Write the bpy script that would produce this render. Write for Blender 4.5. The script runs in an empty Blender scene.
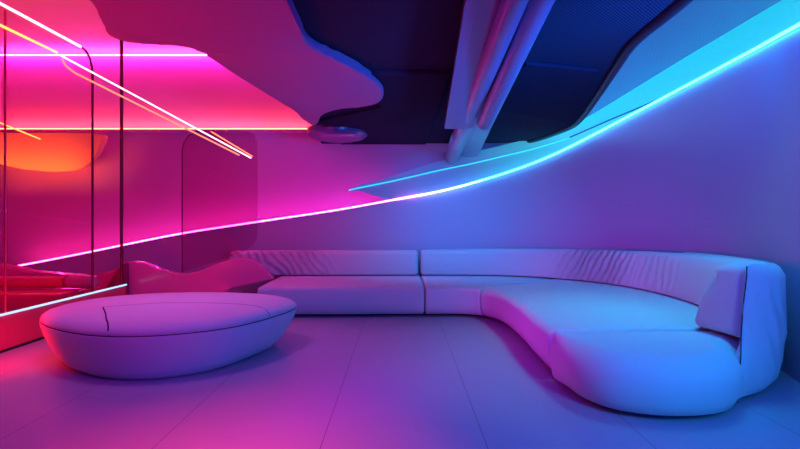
import bpy, bmesh, math, random
from mathutils import Vector
random.seed(4)
S = bpy.context.scene
COL = S.collection
H = 1.25          # eye height
FL = 500.0        # focal length in pixels of an 800 px wide frame
HZ = 218.0        # horizon row

# ------------------------------------------------------------------ camera, world, added fill lights, exposure
cam = bpy.data.cameras.new('camera')
cam_o = bpy.data.objects.new('camera', cam)
COL.objects.link(cam_o)
cam.sensor_width = 36.0
cam.lens = 36.0 * FL / 800.0
cam.shift_y = -(224.5 - HZ) / 800.0
cam.clip_start = 0.05
cam_o.location = (0, 0, H)
cam_o.rotation_euler = (math.pi / 2, 0, 0)
S.camera = cam_o

S.view_settings.view_transform = 'Standard'
S.view_settings.look = 'None'
S.view_settings.gamma = 1.0
S.view_settings.use_curve_mapping = False
S.view_settings.exposure = 0.0

w = bpy.data.worlds.new('world')
S.world = w
w.use_nodes = True
w.node_tree.nodes['Background'].inputs[0].default_value = (0.16, 0.03, 0.9, 1)
w.node_tree.nodes['Background'].inputs[1].default_value = 0.03

def area(name, loc, target, size, color, power, size_y=None, spread=180):
    l = bpy.data.lights.new(name, 'AREA')
    l.shape = 'RECTANGLE'
    l.size = size
    l.size_y = size_y or size
    l.color = color
    l.energy = power
    l.spread = math.radians(spread)
    o = bpy.data.objects.new(name, l)
    o.location = loc
    d = Vector(target) - Vector(loc)
    o.rotation_euler = d.to_track_quat('-Z', 'Y').to_euler()
    COL.objects.link(o)
    return o

area('fill_blue_top_right', (1.9, 1.1, 2.42), (1.6, 5.0, 0.2), 0.8, (0.0, 0.05, 1.0), 26, 0.8)  # added, unseen: blue from above right onto the sofa
area('fill_cyan_vault', (1.5, 6.6, 2.85), (2.8, 6.9, 3.1), 1.6, (0.12, 0.5, 1.0), 10, 0.25)  # added above the ceiling edge to brighten the fabric vault
area('fill_blue_right', (2.5, -1.0, 1.9), (0.2, 5.0, 0.4), 1.4, (0.0, 0.03, 1.0), 60, 1.4)  # added behind the camera: blue on sofa end and ottoman
area('fill_pink_floor', (-0.8, 1.0, 2.38), (-0.85, 2.15, 0.0), 0.25, (1.0, 0.06, 0.10), 26, 0.3, 52)  # added above the frame for the pink pool on the floor
area('fill_red_lounge', (-5.2, 4.6, 3.7), (-4.8, 6.2, 0.0), 2.0, (1.0, 0.0, 0.0), 24, 2.0)  # added out of view to redden the lounge side
area('fill_red_floor', (-3.6, 3.6, 0.45), (-3.35, 4.3, 0.0), 0.2, (1.0, 0.0, 0.0), 8, 0.8, 90)  # added low beside the frame to redden the left floor
area('fill_blue_centre', (0.5, 1.6, 2.42), (0.5, 3.4, 0.0), 0.9, (0.0, 0.0, 1.0), 52, 0.9)  # added overhead, unseen: blue fill for floor and seats
area('fill_high_left', (-2.9, 3.0, 3.85), (-2.3, 4.8, 0.4), 1.0, (0.1, 0.0, 1.0), 26, 1.0)  # added up in the high bay to colour the ottoman
area('fill_blue_sofa', (2.45, 4.5, 3.3), (2.1, 5.0, 0.3), 0.5, (0.0, 0.14, 1.0), 24, 1.2)  # added out of view over the sofa for blue on the seats
area('fill_cyan_seat', (2.5, 3.9, 3.35), (2.0, 4.7, 0.3), 0.4, (0.03, 0.9, 1.0), 10, 0.6, 75)  # added unseen light, puts cyan on the seat tops
area('fill_sofa_side', (-2.2, 1.5, 0.8), (1.15, 4.9, 0.25), 0.4, (0.7, 0.0, 1.0), 5, 0.4, 35)  # added at low left to tint the inner side of the sofa
area('fill_canopy', (-2.9, 1.5, 0.9), (-0.7, 4.2, 2.4), 0.8, (1.0, 0.0, 0.0), 15, 0.8, 90)  # added below left so the canopy underside turns red
area('fill_ottoman_top', (-2.6, 4.6, 3.9), (-2.1, 4.8, 0.4), 0.8, (0.8, 0.22, 1.0), 6.5, 0.8, 60)  # added overhead to lift the ottoman top
area('fill_right_wall', (0.9, 0.6, 2.3), (3.1, 5.4, 1.5), 0.8, (0.35, 0.0, 1.0), 11, 0.8)  # added, no fixture: violet on the right wall
area('fill_dark_ceiling', (2.6, 1.2, 1.2), (1.4, 3.1, 2.48), 0.6, (0.0, 0.2, 1.0), 50, 0.6, 60)  # added from below right to brighten the dark ceiling
area('fill_red_plinth', (-2.9, 2.2, 0.5), (-3.7, 4.3, 0.2), 0.3, (1.0, 0.0, 0.0), 4, 0.3, 50)  # added out of frame to redden the partition plinth
area('fill_back_wall', (0.8, 6.2, 2.36), (0.9, 7.8, 1.0), 1.2, (0.0, 0.32, 1.0), 22, 0.25, 95)  # added, no fixture: blue wash on the wall behind the sofa
area('fill_back_wall_pink', (-1.5, 6.3, 2.36), (-1.6, 7.9, 1.0), 1.2, (1.0, 0.0, 0.2), 3, 0.25, 120)  # added, no fixture: pink wash further left on that wall
area('fill_right_floor', (2.2, 0.2, 2.0), (1.6, 3.2, 0.0), 0.6, (0.0, 0.78, 1.0), 8, 0.6, 80)  # added out of frame for the cyan tone of the right floor

# ------------------------------------------------------------------ materials
def mat(name, color, rough=0.6, emit=None, strength=0.0, metal=0.0, spec=0.5, bump=None, trans=0.0, alpha=1.0,
        coat=0.0, noise=0.0):
    m = bpy.data.materials.new(name)
    m.use_nodes = True
    nt = m.node_tree
    b = nt.nodes['Principled BSDF']
    b.inputs['Base Color'].default_value = (*color, 1)
    b.inputs['Roughness'].default_value = rough
    b.inputs['Metallic'].default_value = metal
    b.inputs['Specular IOR Level'].default_value = spec
    b.inputs['Transmission Weight'].default_value = trans
    b.inputs['Coat Weight'].default_value = coat
    if alpha < 1:
        b.inputs['Alpha'].default_value = alpha
    if emit:
        b.inputs['Emission Color'].default_value = (*emit, 1)
        b.inputs['Emission Strength'].default_value = strength
    tc = nt.nodes.new('ShaderNodeTexCoord')
    if noise:
        n = nt.nodes.new('ShaderNodeTexNoise')
        n.inputs['Scale'].default_value = 2.5
        n.inputs['Detail'].default_value = 4
        nt.links.new(tc.outputs['Object'], n.inputs['Vector'])
        mx = nt.nodes.new('ShaderNodeMix')
        mx.data_type = 'RGBA'
        mx.inputs[6].default_value = (*[c * (1 - noise) for c in color], 1)
        mx.inputs[7].default_value = (*[min(1, c * (1 + noise)) for c in color], 1)
        nt.links.new(n.outputs['Fac'], mx.inputs[0])
        nt.links.new(mx.outputs[2], b.inputs['Base Color'])
    if bump:
        kind, scale, dist = bump
        bp = nt.nodes.new('ShaderNodeBump')
        bp.inputs['Distance'].default_value = dist
        bp.inputs['Strength'].default_value = 1.0
        if kind == 'noise':
            n = nt.nodes.new('ShaderNodeTexNoise')
            n.inputs['Scale'].default_value = scale
            n.inputs['Detail'].default_value = 5
            nt.links.new(tc.outputs['Object'], n.inputs['Vector'])
            nt.links.new(n.outputs['Fac'], bp.inputs['Height'])
        nt.links.new(bp.outputs['Normal'], b.inputs['Normal'])
    return m

def math_node(nt, op, a, b=None, c=None):
    n = nt.nodes.new('ShaderNodeMath')
    n.operation = op
    for i, v in enumerate((a, b, c)):
        if v is None:
            continue
        if isinstance(v, (int, float)):
            n.inputs[i].default_value = v
        else:
            nt.links.new(v, n.inputs[i])
    return n.outputs[0]

# floor: large slabs with fine joints
M_floor = mat('floor_tiles', (0.38, 0.31, 0.43), 0.34, spec=0.35)
nt = M_floor.node_tree
b = nt.nodes['Principled BSDF']
geo = nt.nodes.new('ShaderNodeNewGeometry')
sep = nt.nodes.new('ShaderNodeSeparateXYZ')
nt.links.new(geo.outputs['Position'], sep.inputs[0])
def joint(axis, off, period, width):
    f = math_node(nt, 'PINGPONG', math_node(nt, 'SUBTRACT', sep.outputs[axis], off), period / 2)
    return math_node(nt, 'LESS_THAN', f, width / 2)
j = math_node(nt, 'MAXIMUM', joint(0, -0.433, 0.91, 0.005), joint(1, 0.35, 4.2, 0.004))
mx = nt.nodes.new('ShaderNodeMix'); mx.data_type = 'RGBA'
mx.inputs[6].default_value = (0.38, 0.31, 0.43, 1)
mx.inputs[7].default_value = (0.14, 0.12, 0.16, 1)
nt.links.new(j, mx.inputs[0])
nt.links.new(mx.outputs[2], b.inputs['Base Color'])
nz = nt.nodes.new('ShaderNodeTexNoise'); nz.inputs['Scale'].default_value = 3.0; nz.inputs['Detail'].default_value = 6
nt.links.new(geo.outputs['Position'], nz.inputs['Vector'])
nt.links.new(math_node(nt, 'MULTIPLY_ADD', nz.outputs['Fac'], 0.12, 0.30), b.inputs['Roughness'])

M_wall = mat('plaster_wall', (0.46, 0.37, 0.56), 0.55, spec=0.3, bump=('noise', 60, 0.0006))
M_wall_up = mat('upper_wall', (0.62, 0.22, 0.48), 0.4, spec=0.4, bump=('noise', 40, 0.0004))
M_panel = mat('ceiling_panel_paint', (0.42, 0.13, 0.30), 0.6, spec=0.2)
M_ceil_hi = mat('high_ceiling_paint', (0.75, 0.4, 0.5), 0.35, spec=0.5)

# perforated dark ceiling membrane
def perforated(name, base, hole, pitch, rough):
    m = mat(name, base, rough, spec=0.03)
    nt = m.node_tree
    b = nt.nodes['Principled BSDF']
    g = nt.nodes.new('ShaderNodeNewGeometry')
    s = nt.nodes.new('ShaderNodeSeparateXYZ')
    nt.links.new(g.outputs['Position'], s.inputs[0])
    sx = math_node(nt, 'SINE', math_node(nt, 'MULTIPLY', s.outputs[0], 2 * math.pi / pitch))
    sy = math_node(nt, 'SINE', math_node(nt, 'MULTIPLY', math_node(nt, 'ADD', s.outputs[1], math_node(nt, 'MULTIPLY', s.outputs[2], 0.7)), 2 * math.pi / pitch))
    f = math_node(nt, 'GREATER_THAN', math_node(nt, 'MULTIPLY', sx, sy), 0.25)
    x = nt.nodes.new('ShaderNodeMix'); x.data_type = 'RGBA'
    x.inputs[6].default_value = (*base, 1)
    x.inputs[7].default_value = (*hole, 1)
    nt.links.new(f, x.inputs[0])
    nt.links.new(x.outputs[2], b.inputs['Base Color'])
    return m
M_dark = perforated('dark_perforated_membrane', (0.04, 0.034, 0.075), (0.004, 0.003, 0.008), 0.026, 0.9)
M_darkedge = mat('dark_edge', (0.015, 0.01, 0.03), 0.5)
M_dark_plain = mat('dark_membrane_plain', (0.022, 0.018, 0.045), 0.9, spec=0.03)
M_vault = perforated('pale_stretched_fabric', (0.42, 0.40, 0.6), (0.26, 0.25, 0.42), 0.022, 0.5)
M_blade = mat('pale_cove_shell', (0.62, 0.66, 0.78), 0.35, spec=0.4)
M_beam = mat('brushed_beam', (0.20, 0.14, 0.30), 0.32, spec=0.6, bump=('noise', 120, 0.0004))

def fabric(name, color, wrinkle_centres):
    """matt woven upholstery; soft creases run diagonally around the given centres"""
    m = mat(name, color, 0.72, spec=0.2)
    nt = m.node_tree
    b = nt.nodes['Principled BSDF']
    b.inputs['Sheen Weight'].default_value = 0.12
    g = nt.nodes.new('ShaderNodeNewGeometry')
    weave = nt.nodes.new('ShaderNodeTexNoise')
    weave.inputs['Scale'].default_value = 220
    nt.links.new(g.outputs['Position'], weave.inputs['Vector'])
    bp0 = nt.nodes.new('ShaderNodeBump')
    bp0.inputs['Distance'].default_value = 0.0006
    nt.links.new(weave.outputs['Fac'], bp0.inputs['Height'])
    last = bp0.outputs['Normal']
    for (c, r, rot, scale, dist) in wrinkle_centres:
        mp = nt.nodes.new('ShaderNodeMapping')
        mp.inputs['Location'].default_value = (0, 0, 0)
        mp.inputs['Rotation'].default_value = rot
        nt.links.new(g.outputs['Position'], mp.inputs['Vector'])
        wv = nt.nodes.new('ShaderNodeTexWave')
        wv.wave_type = 'BANDS'
        wv.bands_direction = 'X'
        wv.inputs['Scale'].default_value = scale
        wv.inputs['Distortion'].default_value = 5.5
        wv.inputs['Detail'].default_value = 2
        wv.inputs['Detail Scale'].default_value = 0.8
        nt.links.new(mp.outputs[0], wv.inputs['Vector'])
        vd = nt.nodes.new('ShaderNodeVectorMath'); vd.operation = 'DISTANCE'
        vd.inputs[1].default_value = c
        nt.links.new(g.outputs['Position'], vd.inputs[0])
        mr = nt.nodes.new('ShaderNodeMapRange')
        mr.interpolation_type = 'SMOOTHSTEP'
        mr.inputs['From Min'].default_value = r
        mr.inputs['From Max'].default_value = r * 0.35
        nt.links.new(vd.outputs['Value'], mr.inputs['Value'])
        h = math_node(nt, 'MULTIPLY', wv.outputs['Fac'], mr.outputs[0])
        bp = nt.nodes.new('ShaderNodeBump')
        bp.inputs['Distance'].default_value = dist
        nt.links.new(h, bp.inputs['Height'])
        nt.links.new(last, bp.inputs['Normal'])
        last = bp.outputs['Normal']
    nt.links.new(last, b.inputs['Normal'])
    return m
UPH = (0.56, 0.54, 0.62)
M_sofa = fabric('sofa_upholstery', UPH, [])
M_back_a = fabric('sofa_back_left', UPH, [((-1.75, 7.4, 0.6), 0.95, (0, math.radians(38), 0), 3.2, 0.03)])
M_back_b = fabric('sofa_back_right', UPH, [((2.6, 6.65, 0.62), 0.75, (0, math.radians(-40), math.radians(50)), 3.6, 0.045),
                                           ((3.0, 5.7, 0.65), 0.6, (0, math.radians(-35), math.radians(70)), 2.6, 0.008)])
M_shell = fabric('sofa_outer_shell', UPH, [((2.75, 3.6, 0.5), 0.55, (0, math.radians(25), 0), 2.4, 0.018)])
M_ott = fabric('ottoman_upholstery', UPH, [])
M_seam = mat('seam_shadow_gap', (0.02, 0.015, 0.04), 0.9)
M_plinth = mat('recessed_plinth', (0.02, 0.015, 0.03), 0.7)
M_redgloss = mat('red_gloss_panel', (0.8, 0.06, 0.14), 0.18, spec=0.6, coat=0.5)
M_lounge = mat('lounge_gloss', (0.8, 0.16, 0.42), 0.22, spec=0.6, coat=0.4)
M_frame = mat('dark_red_frame', (0.16, 0.01, 0.04), 0.35, metal=0.3)
M_lobe = mat('orange_reflection_tint', (1.0, 0.42, 0.22), 0.3)  # orange light of the reflected lobe put into the base colour

def led_mat(name, col, strength):
    m = bpy.data.materials.new(name)
    m.use_nodes = True
    nt = m.node_tree
    nt.nodes.clear()
    o = nt.nodes.new('ShaderNodeOutputMaterial')
    e = nt.nodes.new('ShaderNodeEmission')
    e.inputs[0].default_value = (*col, 1)
    e.inputs[1].default_value = strength
    nt.links.new(e.outputs[0], o.inputs[0])
    return m, nt, e
M_led_cyan = led_mat('led_cyan', (0.40, 0.66, 1.0), 1.5)[0]
M_led_cyan_soft = led_mat('led_cyan_soft', (0.02, 0.42, 0.85), 2.2)[0]
M_led_white = led_mat('led_pinkwhite', (1.0, 0.45, 0.55), 4)[0]
M_led_orange = led_mat('led_orange', (1.0, 0.22, 0.05), 5)[0]
M_led_salmon = led_mat('led_salmon', (1.0, 0.25, 0.16), 1.6)[0]
M_led_red = led_mat('led_red', (1.0, 0.03, 0.014), 45)[0]
M_led_magenta = led_mat('led_magenta', (1.0, 0.05, 0.8), 48)[0]
# the long strip fades from orange-pink through magenta to cyan along its length
M_led_long, nt, e = led_mat('led_long', (1, 1, 1), 25)
g = nt.nodes.new('ShaderNodeNewGeometry')
s = nt.nodes.new('ShaderNodeSeparateXYZ')
nt.links.new(g.outputs['Position'], s.inputs[0])
mr = nt.nodes.new('ShaderNodeMapRange')
mr.inputs['From Min'].default_value = -6.4
mr.inputs['From Max'].default_value = 3.6
nt.links.new(s.outputs[0], mr.inputs['Value'])
cr = nt.nodes.new('ShaderNodeValToRGB')
els = cr.color_ramp.elements
els[0].position = 0.0; els[0].color = (1.0, 0.05, 0.4, 1)
els[1].position = 1.0; els[1].color = (0.02, 0.28, 0.56, 1)
for p, c in ((0.35, (1.0, 0.05, 0.6, 1)), (0.50, (1.0, 0.05, 0.8, 1)), (0.62, (0.9, 0.08, 0.8, 1)), (0.68, (0.14, 0.16, 0.42, 1)), (0.78, (0.02, 0.24, 0.5, 1))):
    el = els.new(p); el.color = c
nt.links.new(mr.outputs[0], cr.inputs[0])
nt.links.new(cr.outputs[0], e.inputs[0])

# tinted glass
def glass(name, tint, amount, rough=0.02):
    m = bpy.data.materials.new(name)
    m.use_nodes = True
    nt = m.node_tree
    nt.nodes.clear()
    o = nt.nodes.new('ShaderNodeOutputMaterial')
    t = nt.nodes.new('ShaderNodeBsdfTransparent')
    t.inputs[0].default_value = (*tint, 1)
    gl = nt.nodes.new('ShaderNodeBsdfGlossy')
    gl.inputs['Roughness'].default_value = rough
    gl.inputs[0].default_value = (1, 0.9, 0.95, 1)
    mx = nt.nodes.new('ShaderNodeMixShader')
    lw = nt.nodes.new('ShaderNodeLayerWeight')
    lw.inputs[0].default_value = amount
    nt.links.new(lw.outputs['Fresnel'], mx.inputs[0])
    nt.links.new(t.outputs[0], mx.inputs[1])
    nt.links.new(gl.outputs[0], mx.inputs[2])
    nt.links.new(mx.outputs[0], o.inputs[0])
    return m
M_glass = glass('partition_glass', (0.97, 0.90, 0.93), 0.04)
M_glass_tint = glass('rose_tinted_glass', (0.93, 0.72, 0.84), 0.05)

# ------------------------------------------------------------------ helpers
def obj(name, bm, m, parent=None, smooth=True, angle=40, offset=None):
    me = bpy.data.meshes.new(name)
    bmesh.ops.recalc_face_normals(bm, faces=bm.faces)
    off = Vector(offset) if offset is not None else (parent.matrix_world.translation.copy() if parent else Vector())
    if parent and offset is None:
        p = parent
        off = Vector()
        while p:
            off += p.location
            p = p.parent
    for v in bm.verts:
        v.co -= off
    bm.to_mesh(me)
    bm.free()
    me.materials.append(m)
    if smooth:
        for p in me.polygons:
            p.use_smooth = True
        if angle < 180:
            me.set_sharp_from_angle(angle=math.radians(angle))
    o = bpy.data.objects.new(name, me)
    COL.objects.link(o)
    if parent:
        o.parent = parent
    return o

def thing(name, label, cat, loc=(0, 0, 0), group=None):
    o = bpy.data.objects.new(name, None)
    COL.objects.link(o)
    o.location = loc
    o['label'] = label
    o['category'] = cat
    if group:
        o['group'] = group
    return o

def tag(o, label, cat, group=None):
    o['label'] = label
    o['category'] = cat
    if group:
        o['group'] = group
    return o

def struct(name, bm, m, label, cat, **k):
    o = obj(name, bm, m, **k)
    o['kind'] = 'structure'
    o['label'] = label
    o['category'] = cat
    return o

def interp(pts, x):
    if x <= pts[0][0]:
        return pts[0][1]
    for (a, b), (c, d) in zip(pts, pts[1:]):
        if x <= c:
            t = (x - a) / (c - a)
            return b + (d - b) * t
    return pts[-1][1]

def catmull(pts, n, closed=False):
    pts = [Vector(p) for p in pts]
    out = []
    m = len(pts)
    rng = m if closed else m - 1
    for i in range(rng):
        if closed:
            p0, p1, p2, p3 = pts[i - 1], pts[i], pts[(i + 1) % m], pts[(i + 2) % m]
        else:
            p1, p2 = pts[i], pts[i + 1]
            p0 = pts[i - 1] if i > 0 else p1 * 2 - p2
            p3 = pts[i + 2] if i + 2 < m else p2 * 2 - p1
        for k in range(n):
            t = k / n
            out.append(0.5 * ((2 * p1) + (p2 - p0) * t + (2 * p0 - 5 * p1 + 4 * p2 - p3) * t * t + (3 * p1 - p0 - 3 * p2 + p3) * t ** 3))
    if not closed:
        out.append(pts[-1])
    return out

def at(px, py, Y):                       # a point of the place at distance Y
    return Vector(((px - 400) / FL * Y, Y, H + (HZ - py) / FL * Y))

def prism(poly, z0, z1, bevel=0.0, seg=3):
    bm = bmesh.new()
    vs = [bm.verts.new((p[0], p[1], z0)) for p in poly]
    f = bm.faces.new(vs)
    r = bmesh.ops.extrude_face_region(bm, geom=[f])
    for v in r['geom']:
        if isinstance(v, bmesh.types.BMVert):
            v.co.z = z1
    if bevel:
        es = [e for e in bm.edges if abs(e.verts[0].co.z - e.verts[1].co.z) < 1e-5]
        bmesh.ops.bevel(bm, geom=es, offset=bevel, segments=seg, affect='EDGES', profile=0.5, clamp_overlap=True)
    return bm

def slab_xz(pts, y0, y1, bevel=0.0):     # upright outline (x,z) with real thickness along y
    bm = bmesh.new()
    vs = [bm.verts.new((p[0], y0, p[1])) for p in pts]
    f = bm.faces.new(vs)
    r = bmesh.ops.extrude_face_region(bm, geom=[f])
    for v in r['geom']:
        if isinstance(v, bmesh.types.BMVert):
            v.co.y = y1
    if bevel:
        es = [e for e in bm.edges if abs(e.verts[0].co.y - e.verts[1].co.y) < 1e-5]
        bmesh.ops.bevel(bm, geom=es, offset=bevel, segments=3, affect='EDGES', clamp_overlap=True)
    return bm

def box(x0, x1, y0, y1, z0, z1, bevel=0.0):
    return prism([(x0, y0), (x1, y0), (x1, y1), (x0, y1)], z0, z1, bevel)

def tube(pts, r, n=10, bm=None, caps=True):
    bm = bm or bmesh.new()
    pts = [Vector(p) for p in pts]
    rings = []
    up = None
    for i, p in enumerate(pts):
        a = pts[max(0, i - 1)]
        b = pts[min(len(pts) - 1, i + 1)]
        d = (b - a).normalized()
        if up is None:
            up = Vector((0, 0, 1)) if abs(d.z) < 0.9 else Vector((1, 0, 0))
        side = d.cross(up).normalized()
        up = side.cross(d).normalized()
        rr = r[i] if isinstance(r, (list, tuple)) else r
        rings.append([bm.verts.new(p + (side * math.cos(2 * math.pi * k / n) + up * math.sin(2 * math.pi * k / n)) * rr) for k in range(n)])
    for a, b in zip(rings, rings[1:]):
        for k in range(n):
            bm.faces.new((a[k], a[(k + 1) % n], b[(k + 1) % n], b[k]))
    if caps:
        bm.faces.new(rings[0][::-1])
        bm.faces.new(rings[-1])
    return bm

def loft(rings, closed=True, cap0=True, cap1=True):
    bm = bmesh.new()
    R = [[bm.verts.new(p) for p in r] for r in rings]
    n = len(R[0])
    for a, b in zip(R, R[1:]):
        for k in range(n if closed else n - 1):
            bm.faces.new((a[k], a[(k + 1) % n], b[(k + 1) % n], b[k]))
    if cap0:
        bm.faces.new(R[0][::-1])
    if cap1:
        bm.faces.new(R[-1])
    return bm

def sheet(rows_a, rows_b, thick):        # rows: matching point lists; thick: list of offset vectors
    """a band with real thickness between matching edge curves"""
    rings = []
    for a, b, t in zip(rows_a, rows_b, thick):
        rings.append([Vector(a), Vector(b), Vector(b) + t, Vector(a) + t])
    return loft(rings)

# ------------------------------------------------------------------ plan curve of the sweeping wall
PLAN = catmull([(-6.6, 7.95), (-4.0, 7.95), (-2.0, 7.95), (0.2, 7.95), (1.2, 7.93), (2.25, 7.62), (3.05, 6.85), (3.42, 5.8),
                (3.36, 4.75), (3.08, 3.95), (2.92, 3.3), (2.88, 2.4), (2.88, 0.2)], 12)
def plan_normals(pl):
    out = []
    for i, p in enumerate(pl):
        a = pl[max(0, i - 1)]; b = pl[min(len(pl) - 1, i + 1)]
        d = (b - a).normalized()
        out.append(Vector((-d.y, d.x, 0)))    # points out of the room
    return out
PLAN = [Vector((p[0], p[1], 0)) for p in PLAN]
NORM = plan_normals(PLAN)
STRIP = [(-40, 276), (12, 268), (60, 258.5), (91, 252.5), (125, 245), (180, 234), (258, 222.5), (340, 210.5), (400, 199), (433, 193.5), (465, 186), (496, 177), (530, 165.5),
         (560, 153), (586, 140), (640, 112), (705, 78), (750, 54.5), (800, 28), (870, -9)]
CREASE = [(349, 190), (370, 183.5), (418, 167), (465, 154), (500, 145.5), (527, 139), (560, 131), (580, 121), (640, 84), (680, 59), (779, 0), (830, -29), (900, -68)]
LINE2 = [(349, 190), (390, 181), (433, 171), (465, 164), (496, 156.5), (530, 148), (560, 138.5), (604, 119), (680, 88)]
def height(table, p, cap=None):
    px = 400 + FL * p.x / p.y if p.y > 0.5 else 9999
    py = interp(table, px)
    if px > table[-1][0]:
        return cap
    return H + (HZ - py) / FL * p.y
strip_z = []
for p in PLAN:
    z = height(STRIP, p, 2.76)
    strip_z.append(z)
crease_z = [height(CREASE, p + n * 0.2, 3.14) for p, n in zip(PLAN, NORM)]
for arr in (strip_z, crease_z):          # smooth the profile along its length
    for _ in range(5):
        arr[1:-1] = [(arr[i - 1] + 2 * arr[i] + arr[i + 1]) / 4 for i in range(1, len(arr) - 1)]
def PX(p):
    return 400 + FL * p.x / p.y if p.y > 0.5 else 9999

# lower wall following the plan, its top edge rises in one long sweep
T = 0.12
rings = []
for p, n, z in zip(PLAN, NORM, strip_z):
    a = Vector((p.x, p.y, 0))
    rings.append([a, a + Vector((0, 0, z)), a + Vector((0, 0, z)) + n * T, a + n * T])
struct('wall_back', loft(rings), M_wall, 'long curved plaster wall behind the sofa with a sweeping top edge', 'wall')

# upper wall behind it
UP = [p + n * 0.32 for p, n in zip(PLAN, NORM)]
rings = [[Vector((p.x, p.y, 0)), Vector((p.x, p.y, 4.3)), Vector((p.x, p.y, 4.3)) + n * 0.1, Vector((p.x, p.y, 0)) + n * 0.1] for p, n in zip(UP, NORM)]
struct('wall_upper', loft(rings), M_wall_up, 'recessed upper wall glowing magenta above the light strip', 'wall')
struct('wall_left', box(-6.75, -6.6, -0.5, 8.5, 0, 4.3), M_wall_up, 'far left wall of the lounge beyond the glass', 'wall')
struct('floor', box(-6.75, 4.2, -3.0, 8.6, -0.1, 0.0), M_floor, 'smooth floor of large slabs with thin joints', 'floor', smooth=False)
struct('ceiling_high', box(-6.75, -1.15, 0.0, 8.5, 3.97, 4.1), M_ceil_hi, 'high pink lit ceiling at the left', 'ceiling', smooth=False)
struct('ceiling_right', box(-1.15, 4.2, 0.0, 8.6, 4.1, 4.2), M_darkedge, 'roof slab above the suspended ceiling', 'ceiling', smooth=False)

# dark suspended ceiling with a curved right edge
right_edge = [(1.35, 0.2), (1.5, 1.8), (1.60, 2.82), (1.63, 3.46), (1.76, 4.07), (1.96, 4.92), (2.23, 6.15), (2.29, 6.83), (2.13, 7.78), (1.9, 8.2)]
re_ = [(v.x, v.y) for v in catmull([(a, b, 0) for a, b in right_edge], 6)]
left_edge = [(-1.3, 8.3), (-1.15, 6.6), (-0.95, 5.2), (-0.9, 3.8), (-1.1, 3.0), (-1.1, 0.2)]
struct('ceiling', prism(re_ + left_edge, 2.48, 2.56), M_dark, 'dark perforated suspended ceiling with a curved right edge', 'ceiling', smooth=False)
# its drooping dark rim
rim = [Vector((x, y, 2.475)) for x, y in re_]
o = obj('trim_1', tube(rim, 0.035, 10), M_darkedge); o['kind'] = 'structure'; o['label'] = 'dark rolled rim of the suspended ceiling'; o['category'] = 'trim'
# fascia between suspended and high ceiling
rings = [[Vector((x, y, 2.5)), Vector((x, y, 4.1)), Vector((x + 0.06, y, 4.1)), Vector((x + 0.06, y, 2.5))] for x, y in left_edge]
o = obj('trim_2', loft(rings), M_panel); o['kind'] = 'structure'; o['label'] = 'upright fascia beside the high ceiling'; o['category'] = 'trim'
# far panels of the dark ceiling: two slightly dropped membrane fields
def field(name, poly, z0, z1, label):
    bm = prism(poly, z0, z1, 0.01, 2)
    o = obj(name, bm, M_dark_plain, smooth=False); o['kind'] = 'structure'; o['label'] = label; o['category'] = 'ceiling panel'
    return o
field('trim_3', [(-0.55, 4.15), (0.42, 4.15), (0.42, 8.1), (-0.95, 8.1), (-1.0, 6.2), (-0.2, 5.4)], 2.44, 2.482, 'lower dark ceiling field behind the pink lobe')
field('trim_4', [(0.98, 3.9), (1.62, 4.1), (1.9, 5.2), (2.1, 6.3), (0.98, 5.5)], 2.45, 2.482, 'dropped blue dark ceiling field at the right')

# lobed pink ceiling panel
lob = [(-.60, 2.0), (-.60, 2.64), (-.61, 2.98), (-.60, 3.36), (-.46, 3.66), (-.25, 4.11), (-.154, 4.53), (-.19, 4.94), (-.34, 5.16), (-.66, 5.32), (-.88, 5.64), (-1.04, 6.2),
       (-1.12, 6.1), (-1.15, 5.28), (-1.3, 4.17), (-1.36, 3.62), (-1.40, 3.45), (-1.48, 3.36), (-1.67, 3.32), (-1.80, 3.27), (-1.84, 3.15), (-1.765, 2.98), (-1.635, 2.6), (-1.55, 2.0), (-1.5, 0.3), (-0.6, 0.3)]
lobc = [(v.x, v.y) for v in catmull([(a, b, 0) for a, b in lob], 5, closed=True)]
o = obj('ceiling_lobe', prism(lobc, 2.40, 2.475, 0.02, 3), M_panel)
tag(o, 'lobed pink ceiling canopy panel with rounded tip below the dark ceiling', 'ceiling panel')
# rounded dark pod at the foot of the canopy
pod = [(-0.87 + 0.42 * math.cos(a), 7.0 + 0.5 * math.sin(a)) for a in [2 * math.pi * k / 40 for k in range(40)]]
rings = []
for sc_, z in ((0.35, 2.335), (0.62, 2.345), (0.85, 2.37), (0.97, 2.41), (1.0, 2.48)):
    rings.append([Vector((-0.87 + (x + 0.87) * sc_, 7.0 + (y - 7.0) * sc_, z)) for x, y in pod])
tag(obj('ceiling_pod', loft(rings), mat('pod_paint', (0.07, 0.04, 0.16), 0.3)), 'small dark rounded pod under the ceiling beyond the pink lobe', 'ceiling fixture')

# cove shell: pale band rising from the strip, tapering to a pointed tip at the left
idx = [i for i, p in enumerate(PLAN) if PX(p) >= 349]
tip = Vector((-0.102 * 7.85, 7.85, 0)); 
A, B, TH = [], [], []
def blade_bottom(px, zc, zs):
    if px < 386:
        t = (px - 349) / 37
        return zc - (zc - zs) * t * 0.9 - 0.01
    return zs + 0.012
tip_n = Vector((0, 1, 0))
pts = [(Vector((-0.102 * 7.95, 7.95, 0)), tip_n, height(STRIP, Vector((-0.102 * 7.95, 7.95, 0))), height(CREASE, Vector((-0.102 * 7.95 + 1e-4, 7.95, 0))))]
for i in idx:
    pts.append((PLAN[i], NORM[i], strip_z[i], crease_z[i]))
for p, n, zs, zc in pts:
    px = PX(p)
    off = 0.06 if px > 480 else 0.0 + 0.06 * max(0, (px - 386) / 94)
    base = p + n * (off - 0.02 if px < 386 else off)
    A.append(base + Vector((0, 0, blade_bottom(px, zc, zs))))
    B.append(base + Vector((0, 0, zc)))
    TH.append(n * 0.05)
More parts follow.
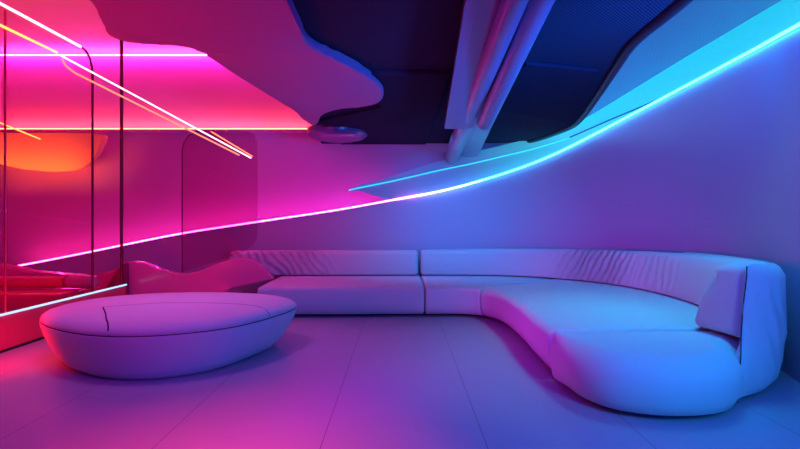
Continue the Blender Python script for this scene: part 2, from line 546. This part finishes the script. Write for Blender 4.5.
shell = thing('cove_shell', 'pale cyan lit cove shell tapering to a pointed tip above the light strip', 'light cove', (1.0, 7.9, 2.0))
# band bulges slightly so that it reads as a rolled form
rings = []
for a, b_, t in zip(A, B, TH):
    n = t.normalized()
    r = []
    for k in range(7):
        u = k / 6
        r.append(a.lerp(b_, u) + n * (0.16 * math.sin(math.pi * u * 0.5) * min(1, (b_.z - a.z) / 0.3)))
    r += [q + t for q in reversed(r)]
    rings.append(r)
M_lum = perforated('painted_glow_fabric', (0.42, 0.46, 0.62), (0.34, 0.38, 0.54), 0.022, 0.5)
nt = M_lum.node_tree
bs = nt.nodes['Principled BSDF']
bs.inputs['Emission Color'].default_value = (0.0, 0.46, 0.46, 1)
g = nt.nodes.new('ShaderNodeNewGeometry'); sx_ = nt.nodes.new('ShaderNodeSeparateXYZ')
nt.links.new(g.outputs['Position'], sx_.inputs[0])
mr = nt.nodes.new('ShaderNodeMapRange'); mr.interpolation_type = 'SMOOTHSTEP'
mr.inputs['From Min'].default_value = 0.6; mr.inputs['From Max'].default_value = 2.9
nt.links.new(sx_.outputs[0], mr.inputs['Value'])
nt.links.new(mr.outputs[0], bs.inputs['Emission Strength'])      # added glow in place of cyan light on the band; fades out towards the tip
obj('painted_glow_band', loft(rings), M_lum, shell)
line, back_line = [], []
for (p, n, zs, zc), a_, b_ in zip(pts, A, B):
    px = PX(p)
    if px > 690:
        continue
    z = H + (HZ - interp(LINE2, px)) / FL * p.y
    u = max(0.0, min(1.0, (z - a_.z) / max(0.02, b_.z - a_.z)))
    if px < 386:
        u = min(u, 0.93)
    q_ = a_.lerp(b_, u) + n * (0.16 * math.sin(math.pi * u * 0.5) * min(1, (b_.z - a_.z) / 0.3) - 0.006)
    line.append(q_)
    if 385 < px < 460:
        back_line.append(b_ + n * 0.21 + Vector((0, 0, -0.05)))
near = [q for q in line if PX(q) < 575]
far_ = [q for q in line if PX(q) >= 565]
obj('light_line', tube(near, 0.009, 8), M_led_cyan_soft, shell)
obj('added_rear_line', tube(back_line, 0.010, 8), led_mat('added_blue_glow', (0.04, 0.02, 1.0), 4)[0], shell)  # added unseen tube for the blue glow on the wall behind
obj('groove', tube(far_, 0.010, 8), mat('groove_blue', (0.03, 0.08, 0.25), 0.5), shell)
# fabric vault above the band
rings = []
for p, n, zs, zc in pts:
    if PX(p) < 540:
        continue
    r = []
    for d, dz in ((-0.235, -0.012), (-0.02, 0.10), (0.25, 0.22), (0.6, 0.36), (1.0, 0.46), (1.5, 0.52), (2.0, 0.54)):
        r.append(p - n * d + Vector((0, 0, min(3.95, zc + dz))))
    r += [q + Vector((0, 0, 0.03)) for q in reversed(r)]
    rings.append(r)
obj('fabric_vault', loft(rings), M_vault, shell)

# the long LED strip on the wall's top edge
lp = []
for p, n, z in zip(PLAN, NORM, strip_z):
    px = PX(p)
    if p.x < -6.2 or p.y < 1.0:
        continue
    k = max(0, min(1, (px - 380) / 60))
    lp.append(p + n * (0.02 * (1 - k) - 0.035 * k) + Vector((0, 0, z + 0.010)))
tag(obj('led_strip', tube(lp, 0.014, 8), M_led_long), 'long glowing strip sweeping from pink at left to cyan at right', 'light strip')

cp = [p + n * 0.035 + Vector((0, 0, z + 0.006)) for p, n, z in zip(PLAN, NORM, strip_z) if PX(p) > 470 and p.y > 1.0]
obj('added_hidden_line', tube(cp, 0.006, 8), led_mat('added_turquoise_glow', (0.03, 0.9, 0.75), 7)[0], shell)  # added hidden tube to brighten the cyan band
# ledge strip and cornice strip on the upper wall
YU = 8.27
tag(obj('led_strip', tube([(-6.55, YU - 0.10, 2.71), (-1.2, YU - 0.10, 2.71)], 0.010, 8), M_led_red), 'straight orange red light strip across the upper wall at mid height', 'light strip')
o = obj('trim_5', box(-6.6, -1.2, YU - 0.14, YU, 2.655, 2.69, 0.004), M_wall_up); o['kind'] = 'structure'; o['label'] = 'thin ledge carrying the orange strip'; o['category'] = 'trim'
tag(obj('led_strip', tube([(-6.55, YU - 0.08, 3.92), (-1.2, YU - 0.08, 3.92)], 0.014, 8), M_led_magenta), 'lavender magenta light strip where upper wall meets the high ceiling', 'light strip')

# ------------------------------------------------------------------ beams under the ceiling
def bar(p0, p1, w_, h_, m, name, parent, roll=0.0, w1=None, h1=None):
    p0, p1 = Vector(p0), Vector(p1)
    d = (p1 - p0).normalized()
    s_ = d.cross(Vector((0, 0, 1))).normalized()
    u = s_.cross(d)
    s2 = s_ * math.cos(roll) + u * math.sin(roll)
    u2 = -s_ * math.sin(roll) + u * math.cos(roll)
    rings = []
    prof = [(-.5, -.5), (-.25, -.62), (.25, -.62), (.5, -.5), (.5, .5), (-.5, .5)]
    for p, a, b in ((p0, w_, h_), (p1, w1 or w_, h1 or h_)):
        rings.append([p + s2 * x * a + u2 * y * b for x, y in prof])
    return obj(name, loft(rings), m, parent, smooth=False)
bt = thing('ceiling_beam', 'cluster of purple metal beams running back under the dark ceiling', 'ceiling beam', (0.7, 4.5, 2.4))
def beamline(pxa, pya, pxb, pyb, za, Yb):
    Ya = (za - H) * FL / max(1, (HZ - pya))
    a = at(pxa, pya, Ya); b = at(pxb, pyb, Yb)
    d = (a - b)
    return a + d * 0.35, b
a, b_ = beamline(487, 0, 459, 126, 2.37, 5.2)
bar(a, b_, 0.20, 0.05, M_beam, 'flat_beam', bt, w1=0.3)
a, b_ = beamline(515, 0, 451, 158, 2.30, 8.3)
ob = obj('round_beam', tube([a, a.lerp(b_, .3), a.lerp(b_, .6), b_], [0.046, 0.065, 0.09, 0.12], 20), M_beam, bt)
a, b_ = beamline(540, 0, 485, 122, 2.34, 4.9)
obj('round_beam', tube([a, a.lerp(b_, .5), b_], [0.066, 0.073, 0.08], 20), M_beam, bt)
a, b_ = beamline(532, 0, 468, 156, 2.42, 8.3)
bar(a, b_, 0.14, 0.06, M_beam, 'rear_beam', bt, w1=0.3)

# ------------------------------------------------------------------ sectional sofa
sofa = thing('sectional_sofa', 'long pale curved sectional sofa wrapping along the wall', 'sofa', (1.6, 5.6, 0))
ST_A = catmull([(-1.78, 6.20, 0), (-0.8, 6.21, 0), (.31, 6.24, 0), (.72, 6.24, 0), (1.0, 6.12, 0), (1.14, 5.72, 0), (1.17, 5.0, 0), (1.15, 4.4, 0), (1.15, 3.86, 0)], 10)
ST_B = catmull([(-1.78, 7.62, 0), (-0.8, 7.62, 0), (.31, 7.62, 0), (1.2, 7.6, 0), (2.3, 7.15, 0), (2.95, 6.3, 0), (3.08, 5.3, 0), (2.95, 4.5, 0), (2.75, 3.9, 0)], 10)

def sweep_module(i0, i1, r, top=0.385, gap=0.006):
    """upholstered seat block between stations i0..i1 with a rounded front edge of radius r"""
    def profile(a, b, inset):
        L = (b - a).length
        d = (b - a).normalized()
        pr = [(0.10, 0.035), (0.05, 0.055), (0.018, 0.11), (0.0, 0.19)]
        for k in range(7):
            t = math.pi / 2 * k / 6
            pr.append((r - r * math.cos(t), top - r * 0.75 + r * 0.75 * math.sin(t)))
        pr += [(r + (L - r) * .15, top + 0.004), (r + (L - r) * .5, top + 0.006), (L, top), (L, 0.035)]
        out = []
        for s_, z in pr:
            s2 = s_ + (inset if s_ < L * .5 else -inset)
            z2 = z - inset if z > 0.2 else (z + inset if z < 0.1 else z)
            out.append(a + d * s2 + Vector((0, 0, z2)))
        return out
    rings = []
    A_, B_ = ST_A, ST_B
    def st(t):
        k = min(int(t), len(A_) - 2)
        f = t - k
        return A_[k].lerp(A_[k + 1], f), B_[k].lerp(B_[k + 1], f)
    step = (A_[min(i0 + 1, len(A_) - 1)] - A_[i0]).length
    step1 = (A_[i1] - A_[i1 - 1]).length
    ts = [(i0 + (gap + 0.0) / step, 0.022), (i0 + (gap + 0.006) / step, 0.009), (i0 + (gap + 0.02) / step, 0.0)]
    ts += [(float(i), 0.0) for i in range(i0 + 1, i1)]
    ts += [(i1 - (gap + 0.02) / step1, 0.0), (i1 - (gap + 0.006) / step1, 0.009), (i1 - gap / step1, 0.022)]
    for t, ins in ts:
        a, b = st(t)
        rings.append(profile(a, b, ins))
    return loft(rings)

obj('seat', sweep_module(0, 20, 0.055), M_sofa, sofa)
obj('seat', sweep_module(20, 39, 0.075), M_sofa, sofa)
obj('seat', sweep_module(39, 80, 0.12), M_sofa, sofa)

# end module, rounded in plan, softly bulging front
end_fp = [(1.155, 3.84), (1.15, 3.62), (1.18, 3.34), (1.31, 3.12), (1.58, 3.0), (1.85, 3.0), (2.06, 3.08), (2.23, 3.24), (2.34, 3.42), (2.6, 3.62), (2.7, 3.84)]
fp = catmull([(a, b, 0) for a, b in end_fp], 6)
fp += [Vector((2.7 - 1.545 * k / 12, 3.845, 0)) for k in range(1, 12)]
N_out = len(catmull([(a, b, 0) for a, b in end_fp], 6))
cx_, cy_ = 1.95, 3.72
def end_ring(ins, z, wseam=0.12):
    out = []
    n = len(fp)
    for i, p in enumerate(fp):
        a = fp[i - 1]; b = fp[(i + 1) % n]
        d = (b - a).normalized()
        nrm = Vector((d.y, -d.x, 0))
        if 0 < i < N_out - 1:
            q = min(1.0, 0.15 + min(i, N_out - 1 - i) / 10)
            out.append(p - nrm * ins * q + Vector((0, 0, z)))
        elif i == 0 or i == N_out - 1:
            sg = 1 if i == 0 else -1
            out.append(p + Vector((sg * ins * 0.25, -min(ins, 0.05) * 0.3, z)))
        else:
            out.append(p + Vector((0, -min(ins, 0.05) * 0.3, z)))
    return out
rings = [end_ring(0.09, 0.03), end_ring(0.045, 0.05), end_ring(0.015, 0.11), end_ring(0.0, 0.19)]
R = 0.19
for k in range(1, 9):
    t = math.pi / 2 * k / 8
    rings.append(end_ring(R - R * math.cos(t), 0.21 + 0.172 * math.sin(t)))
obj('end_seat', loft(rings), M_sofa, sofa)

# backrest cushions
INN = catmull([(-2.55, 7.42, 0), (-1.8, 7.42, 0), (-.6, 7.43, 0), (.27, 7.44, 0)], 10)
OUT = catmull([(-2.55, 7.84, 0), (-1.8, 7.84, 0), (-.6, 7.84, 0), (.27, 7.84, 0)], 10)
def back_module(inn, out_, tops, radii, zb, m, name, caps_inset=0.03, lean=0.03, arm=False):
    rings = []
    n = len(inn)
    d0 = []
    acc = 0
    for i in range(n):
        if i:
            acc += (inn[i] - inn[i - 1]).length
        d0.append(acc)
    tot = acc
    stations = [(0.0, caps_inset), (0.012, caps_inset * .4), (0.04, 0.0)] + [(d, 0.0) for d in d0[1:-1] if 0.05 < d < tot - 0.11] + [(tot - 0.10, 0.0)] + ([(tot - 0.055, 0.012), (tot - 0.02, 0.032), (tot - 0.004, 0.055), (tot, 0.075)] if arm else [(tot - 0.04, 0.0), (tot - 0.012, caps_inset * .4), (tot, caps_inset)])
    for d, ins in stations:
        k = 0
        while k < n - 2 and d0[k + 1] < d:
            k += 1
        f = (d - d0[k]) / max(1e-6, d0[k + 1] - d0[k])
        a = inn[k].lerp(inn[k + 1], f); b = out_[k].lerp(out_[k + 1], f)
        u = d / tot
        top = interp(tops, u); r = interp(radii, u)
        L = (b - a).length
        dr = (b - a).normalized()
        r = min(r, L * 0.62)
        pr = [(0.03, zb + 0.004), (0.008, zb + 0.015), (0.0, zb + 0.04)]
        zr = min(top - zb - 0.05, r * 1.5)
        for q in range(10):
            t = math.pi / 2 * q / 9
            pr.append((lean * (1 if q else .6) + r - r * math.cos(t), top - zr + zr * math.sin(t)))
        r2 = min(0.06, L * 0.3)
        for q in range(5):
            t = math.pi / 2 * q / 4
            pr.append((L - r2 + r2 * math.sin(t), top - r2 + r2 * math.cos(t)))
        pr.append((L, zb))
        c_s, c_z = L / 2, (top + zb) / 2
        ring = []
        for s_, z in pr:
            s2 = s_ + max(-ins, min(ins, (c_s - s_) * 2)) if ins else s_
            z2 = z + max(-ins, min(ins, (c_z - z) * 2)) if ins else z
            e_ = max(0.0, (u - 0.86) / 0.14) if arm else 0.0
            dd = (inn[min(k + 1, n - 1)] - inn[k]).normalized()
            ring.append(a + dr * s2 + Vector((0, 0, z2)) - dd * (0.16 * e_ * max(0, z2 - 0.42)))
        rings.append(ring)
    return obj(name, loft(rings), m, sofa)
back_module(INN, OUT, [(0, .75), (1, .755)], [(0, .07), (1, .07)], 0.395, M_back_a, 'backrest')
INN2 = catmull([(.31, 7.44, 0), (.9, 7.44, 0), (1.5, 7.37, 0), (2.1, 7.1, 0), (2.6, 6.62, 0), (2.87, 5.95, 0), (2.93, 5.3, 0), (2.86, 4.7, 0), (2.68, 4.2, 0), (2.48, 4.0, 0), (2.26, 3.90, 0)], 8)
OUT2 = catmull([(.31, 7.84, 0), (1.1, 7.83, 0), (1.8, 7.66, 0), (2.5, 7.2, 0), (3.0, 6.55, 0), (3.24, 5.75, 0), (3.20, 4.95, 0), (3.05, 4.35, 0), (2.85, 3.85, 0), (2.6, 3.56, 0), (2.34, 3.47, 0)], 8)
back_module(INN2, OUT2, [(0, .755), (.3, .80), (.6, .85), (.85, .89), (1, .93)], [(0, .08), (.6, .12), (.8, .2), (1, .3)], 0.395, M_back_b, 'backrest', arm=True)

# outer wrap shell: reaches the floor behind and around the arm
SH = catmull([(2.33, 3.45, 0), (2.6, 3.54, 0), (2.83, 3.83, 0), (3.03, 4.35, 0), (3.19, 4.95, 0), (3.22, 5.75, 0)], 8)
rings = []
nS = len(SH)
for i, p in enumerate(SH):
    a = SH[max(0, i - 1)]; b = SH[min(nS - 1, i + 1)]
    d = (b - a).normalized()
    n = Vector((d.y, -d.x, 0))
    u = i / (nS - 1)
    top = 0.935 - 0.07 * u
    e = 0.02 if i in (0, nS - 1) else 0.0
    k = min(1, i / 8)
    # (offset outward, height)
    pr = [(0.0, top - 0.02 - e), (0.02, top - e), (0.05 - e, top - 0.02), (0.08 - e, top - 0.08), (0.085 - e, 0.62), (0.09 - e, 0.42), (0.075 - e, 0.34), (0.065 - e, 0.22),
          (0.04 - e, 0.11), (-0.01, 0.05), (-0.08, 0.03), (-0.14, 0.03), (-0.06, 0.2), (0.0, 0.40)]
    out = []
    for o_, z in pr:
        if o_ > 0:
            o_ *= 0.25 + 0.75 * k ** 0.6
        q = p + n * o_ + Vector((0, 0, z))
        if z < 0.45:
            g_ = (0.45 - z) / 0.45
            q += -d * (0.20 * g_) * (1 - k)
            q += n * 0.15 * g_ ** 0.7 * (1 - k)
        else:
            q += d * 0.16 * (z - 0.42) * (1 - k)
        out.append(q)
    rings.append(out)
seam_pts = [rings[0][q] for q in (1, 2, 3, 4, 5, 6, 7, 8, 9)]
obj('wrap_seam', tube([q + Vector((-0.006, -0.002, 0)) for q in seam_pts], 0.004, 6), M_seam, sofa)
obj('outer_wrap', loft(rings), M_shell, sofa)
# recessed plinth
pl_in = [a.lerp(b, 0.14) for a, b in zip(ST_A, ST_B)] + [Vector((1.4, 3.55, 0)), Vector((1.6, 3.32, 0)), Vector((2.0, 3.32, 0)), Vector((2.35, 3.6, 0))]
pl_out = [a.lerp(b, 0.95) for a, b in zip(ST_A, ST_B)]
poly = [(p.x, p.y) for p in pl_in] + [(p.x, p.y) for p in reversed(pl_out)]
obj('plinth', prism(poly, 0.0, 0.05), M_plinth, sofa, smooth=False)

# ------------------------------------------------------------------ ottoman
ott = thing('ottoman', 'large pebble shaped pale ottoman standing alone on the floor', 'ottoman', (-2.1, 4.75, 0))
ofp = catmull([(-3.28, 4.62, 0), (-2.98, 4.18, 0), (-2.42, 3.84, 0), (-1.9, 3.80, 0), (-1.40, 4.08, 0), (-1.12, 4.62, 0), (-1.05, 5.1, 0), (-1.4, 5.45, 0), (-2.1, 5.62, 0), (-2.8, 5.5, 0), (-3.2, 5.15, 0)], 10, closed=True)
oc = Vector((-2.1, 4.72, 0))
def oring(sc_, z, dx=0.0, dy=0.0):
    return [oc + (p - oc) * sc_ + Vector((dx, dy, z + 0.0)) for p in ofp]
def seam_h(p):
    return 0.345
low = [(0.56, 0.0), (0.69, 0.004), (0.79, 0.03), (0.86, 0.08), (0.905, 0.15), (0.955, 0.225), (0.985, 0.295), (0.997, 0.335), (0.988, 0.343), (0.97, 0.346)]
obj('base', loft([oring(s_, z, (1 - s_) * 0.15, (1 - s_) * -0.72) for s_, z in low]), M_ott, ott, angle=60)
up_ = [(0.97, 0.349), (0.986, 0.351), (0.994, 0.36), (0.985, 0.385), (0.955, 0.41), (0.90, 0.43), (0.80, 0.443), (0.62, 0.449), (0.4, 0.451), (0.15, 0.452)]
obj('top_cushion', loft([oring(s_, z) for s_, z in up_]), M_ott, ott, angle=60)
ring_ = oring(0.984, 0.3475)
obj('seam_line', tube(ring_ + ring_[:2], 0.006, 6), M_seam, ott)
# stitched seams over the top cushion
def top_z(p):
    # scale factor of the point relative to the outline, looked up by angle
    v = p - oc
    ang = math.atan2(v.y, v.x)
    best = min(ofp, key=lambda q: abs(math.atan2((q - oc).y, (q - oc).x) - ang))
    s_ = v.length / (best - oc).length
    tb = [(a, z) for a, z in reversed(up_[2:])]  # plus the outline itself
    return interp(tb, s_)
sp = catmull([(-2.31, 3.90, 0), (-2.40, 4.06, 0), (-2.52, 4.28, 0), (-2.66, 4.47, 0)], 10)
obj('stitched_seam', tube([Vector(v_) for v_ in ((-2.21, 3.800, 0.352), (-2.212, 3.802, 0.365), (-2.225, 3.812, 0.390), (-2.24, 3.838, 0.414), (-2.27, 3.885, 0.434))] + [Vector((x_, y_, top_z(Vector((x_, y_, 0))) + 0.001)) for x_, y_ in ((-2.35, 4.0), (-2.46, 4.18), (-2.56, 4.33), (-2.655, 4.47))], 0.006, 8), M_seam, ott)
sp = catmull([(-1.17, 4.50, 0), (-1.3, 4.58, 0), (-1.69, 4.69, 0), (-2.25, 4.69, 0), (-2.66, 4.50, 0)], 10)
obj('stitched_seam', tube([Vector((p.x, p.y, top_z(p) - 0.001)) for p in sp], 0.003, 8), M_seam, ott)

# ------------------------------------------------------------------ glass partition at the left
XG = -3.69
gp = thing('glass_partition', 'tall glass partition on a red plinth along the left side', 'partition', (XG, 4.4, 0))
obj('plinth', box(XG - 0.10, XG, 1.6, 6.73, 0.02, 0.35, 0.01), M_redgloss, gp)
obj('base_gap', box(XG - 0.09, XG + 0.004, 1.6, 6.73, 0.0, 0.02), M_plinth, gp, smooth=False)
obj('light_line', tube([(XG + 0.012, 1.7, 0.355), (XG + 0.012, 6.72, 0.355)], 0.011, 8), M_led_cyan, gp)
obj('glass_pane', box(XG - 0.02, XG - 0.008, 1.6, 4.68, 0.36, 3.2), M_glass, gp, smooth=False)
obj('glass_pane', box(XG - 0.02, XG - 0.008, 4.70, 5.98, 0.36, 3.2), M_glass, gp, smooth=False)
obj('pane_joint', box(XG - 0.022, XG - 0.006, 4.684, 4.696, 0.36, 3.2), M_redgloss, gp, smooth=False)
corner = [(XG, 5.78, 3.23), (XG, 5.87, 3.215), (XG, 5.95, 3.15), (XG, 5.99, 3.06), (XG, 6.0, 2.95)]
obj('post', tube(corner + [(XG, 6.0, 2.0), (XG, 6.0, 0.36)], 0.014, 10), M_frame, gp)
obj('top_rail', tube([(XG, 1.6, 3.23), (XG, 5.78, 3.23)], 0.013, 10), M_led_white, gp)
obj('lower_rail', tube([(XG, 1.6, 3.03), (XG, 5.38, 3.03)], 0.012, 10), M_led_orange, gp)
tag(obj('steel_post', tube([(-3.725, 6.69, 0.352), (-3.725, 6.69, 3.97)], 0.022, 12), M_frame), 'dark red round post rising to the pink ceiling canopy', 'post')

# diagonal hanging light tubes
p0 = at(60, 55, 5.2); p1 = at(251, 158, 7.0)
tag(obj('light_tube', tube([p0, p1], 0.009, 8), M_led_white), 'slanting pinkish white light tube crossing the red wall', 'light tube', None)
p0 = at(62, 59, 5.2); pm = at(75, 73, 5.3); p1 = at(239, 155, 7.0)
tag(obj('light_tube', tube([p0, at(66, 66, 5.25), pm, p1], 0.010, 8), M_led_salmon), 'slanting dim salmon light tube just under the white one', 'light tube', None)
p0 = at(211, 131.5, 7.6); p1 = at(252.5, 156.5, 7.6)
tag(obj('light_tube', tube([p0, p1], 0.008, 8), M_led_orange), 'short orange light tube beside the end of the white one', 'light tube', None)
p0 = at(-2, 122, 6.6); p1 = at(40, 139, 7.4)
tag(obj('light_tube', tube([p0, p1], 0.010, 8), M_led_orange), 'short slanting orange light tube above the orange reflection lobe', 'light tube', None)

# rounded free-standing glass screen
YS = 7.15
def q(px, py, Y):
    v = at(px, py, Y)
    return (v.x, v.z)
so = [q(*p_, YS) for p_ in [(182, 272), (182, 150), (184, 142), (189, 135), (197, 131.5), (215, 130.5), (247, 131), (254, 134), (257, 142), (257.5, 160), (257.5, 225), (257, 238), (253, 246), (243, 252), (215, 262)]]
scr = thing('glass_screen', 'rose tinted standing glass screen with rounded corners', 'screen', (so[0][0] + 0.5, YS, 0))
obj('tinted_pane', slab_xz(so, YS, YS + 0.012), M_glass_tint, scr, smooth=False)
fr = [Vector((x, YS + 0.006, z)) for x, z in [(so[0][0], 0.02)] + so[:6]]
obj('frame', tube(fr, 0.009, 10), M_frame, scr)
obj('foot', box(so[0][0] - 0.05, so[0][0] + 0.05, YS - 0.1, YS + 0.1, 0, 0.02, 0.004), M_frame, scr)

# low wavy divider, a solid form simplified from reflections in the glass
YD = 6.9
top_c = catmull([(*q(*p_, YD), 0) for p_ in [(124, 262), (134, 261.5), (146, 264), (160, 270), (180, 274), (198, 271), (217, 263), (240, 258), (256, 262), (266, 272)]], 5)
out_c = [(v.x, v.y) for v in top_c] + [(at(272, 279, YD).x, at(272, 279, YD).z), (at(255, 283, YD).x, at(255, 283, YD).z), (at(232, 288, YD).x, at(232, 288, YD).z), (at(214, 292, YD).x, 0.12), (at(200, 0, YD).x, 0.0), (at(124, 0, YD).x, 0.0)]
tag(obj('wavy_divider', slab_xz(out_c, YD, YD + 0.14, 0.02), M_lounge), 'low pink divider form with a wavy top behind the ottoman, simplified from glass reflections', 'divider')
fin = [q(*p_, YD - 0.16) for p_ in [(123.5, 264), (123.5, 306), (96, 306), (102, 292), (112, 278)]]
tag(obj('divider_fin', slab_xz(fin, YD - 0.16, YD - 0.02, 0.012), mat('deep_red_panel', (0.35, 0.02, 0.08), 0.3)), 'dark red pointed fin at the left end of the wavy divider', 'divider')

# bench shapes beyond the glass, built in place of its reflections
YB = 7.1
wave = catmull([(*q(*p_, YB), 0) for p_ in [(-60, 263), (-20, 264), (8, 266), (30, 271), (60, 274), (85, 275), (105, 272), (118, 268)]], 5)
oc2 = [(v.x, v.y) for v in wave] + [(at(118, 0, YB).x, 0.0), (at(-60, 0, YB).x, 0.0)]
bench = thing('reflection_bench', 'low glossy red bench form behind the partition standing in for glass reflections', 'bench', (-5.1, 6.6, 0))
obj('wavy_back', slab_xz(oc2, YB, YB + 0.18, 0.03), M_lounge, bench)
obj('seat', box(-6.35, -4.13, 6.1, 6.88, 0.0, 0.33, 0.05), M_redgloss, bench)
bm = tube([(-6.2, 6.5, 0.42), (-4.35, 6.5, 0.42)], 0.075, 16)
tag(obj('bolster', bm, M_redgloss), 'long red bolster form on the bench shape standing in for a glass reflection', 'bolster')
rr = [0.03, 0.075, 0.088, 0.09, 0.088, 0.075, 0.05]
xs = [-4.33, -4.31, -4.27, -4.15, -4.02, -3.97, -3.955]
tag(obj('reflection_roll', tube([(x, 6.5, 0.425) for x in xs], rr, 18), M_lounge), 'short pink roll form standing in for a glass reflection at the right end of the red bolster', 'cushion')

# solid orange lobe below the ledge, in place of a reflection in the glass
YL = 7.75
lobe_pts = catmull([(*q(*p_, YL), 0) for p_ in [(-30, 134), (20, 133), (70, 133), (100, 134), (104, 139), (97, 152), (88, 163), (76, 169.5), (58, 171.5), (36, 170.5), (15, 167.5), (0, 164), (-30, 158)]], 5, closed=True)
lb = slab_xz([(v.x, v.y) for v in lobe_pts], YL, YL + 0.12, 0.03)
tag(obj('reflection_lobe', lb, M_lobe), 'orange lobed form before the upper wall standing in for a reflection in the glass', 'wall panel')
area('fill_lobe', (-5.7, 7.35, 1.8), (-5.7, 7.75, 2.1), 1.6, (1.0, 0.22, 0.03), 8, 0.12, 100)  # added unseen light to brighten the lobe from below
area('fill_ledge_wash', (-4.0, YU - 0.08, 2.735), (-4.0, YU - 0.03, 3.6), 5.0, (1.0, 0.28, 0.20), 16, 0.05)  # added area light, strengthens the wash above the ledge strip
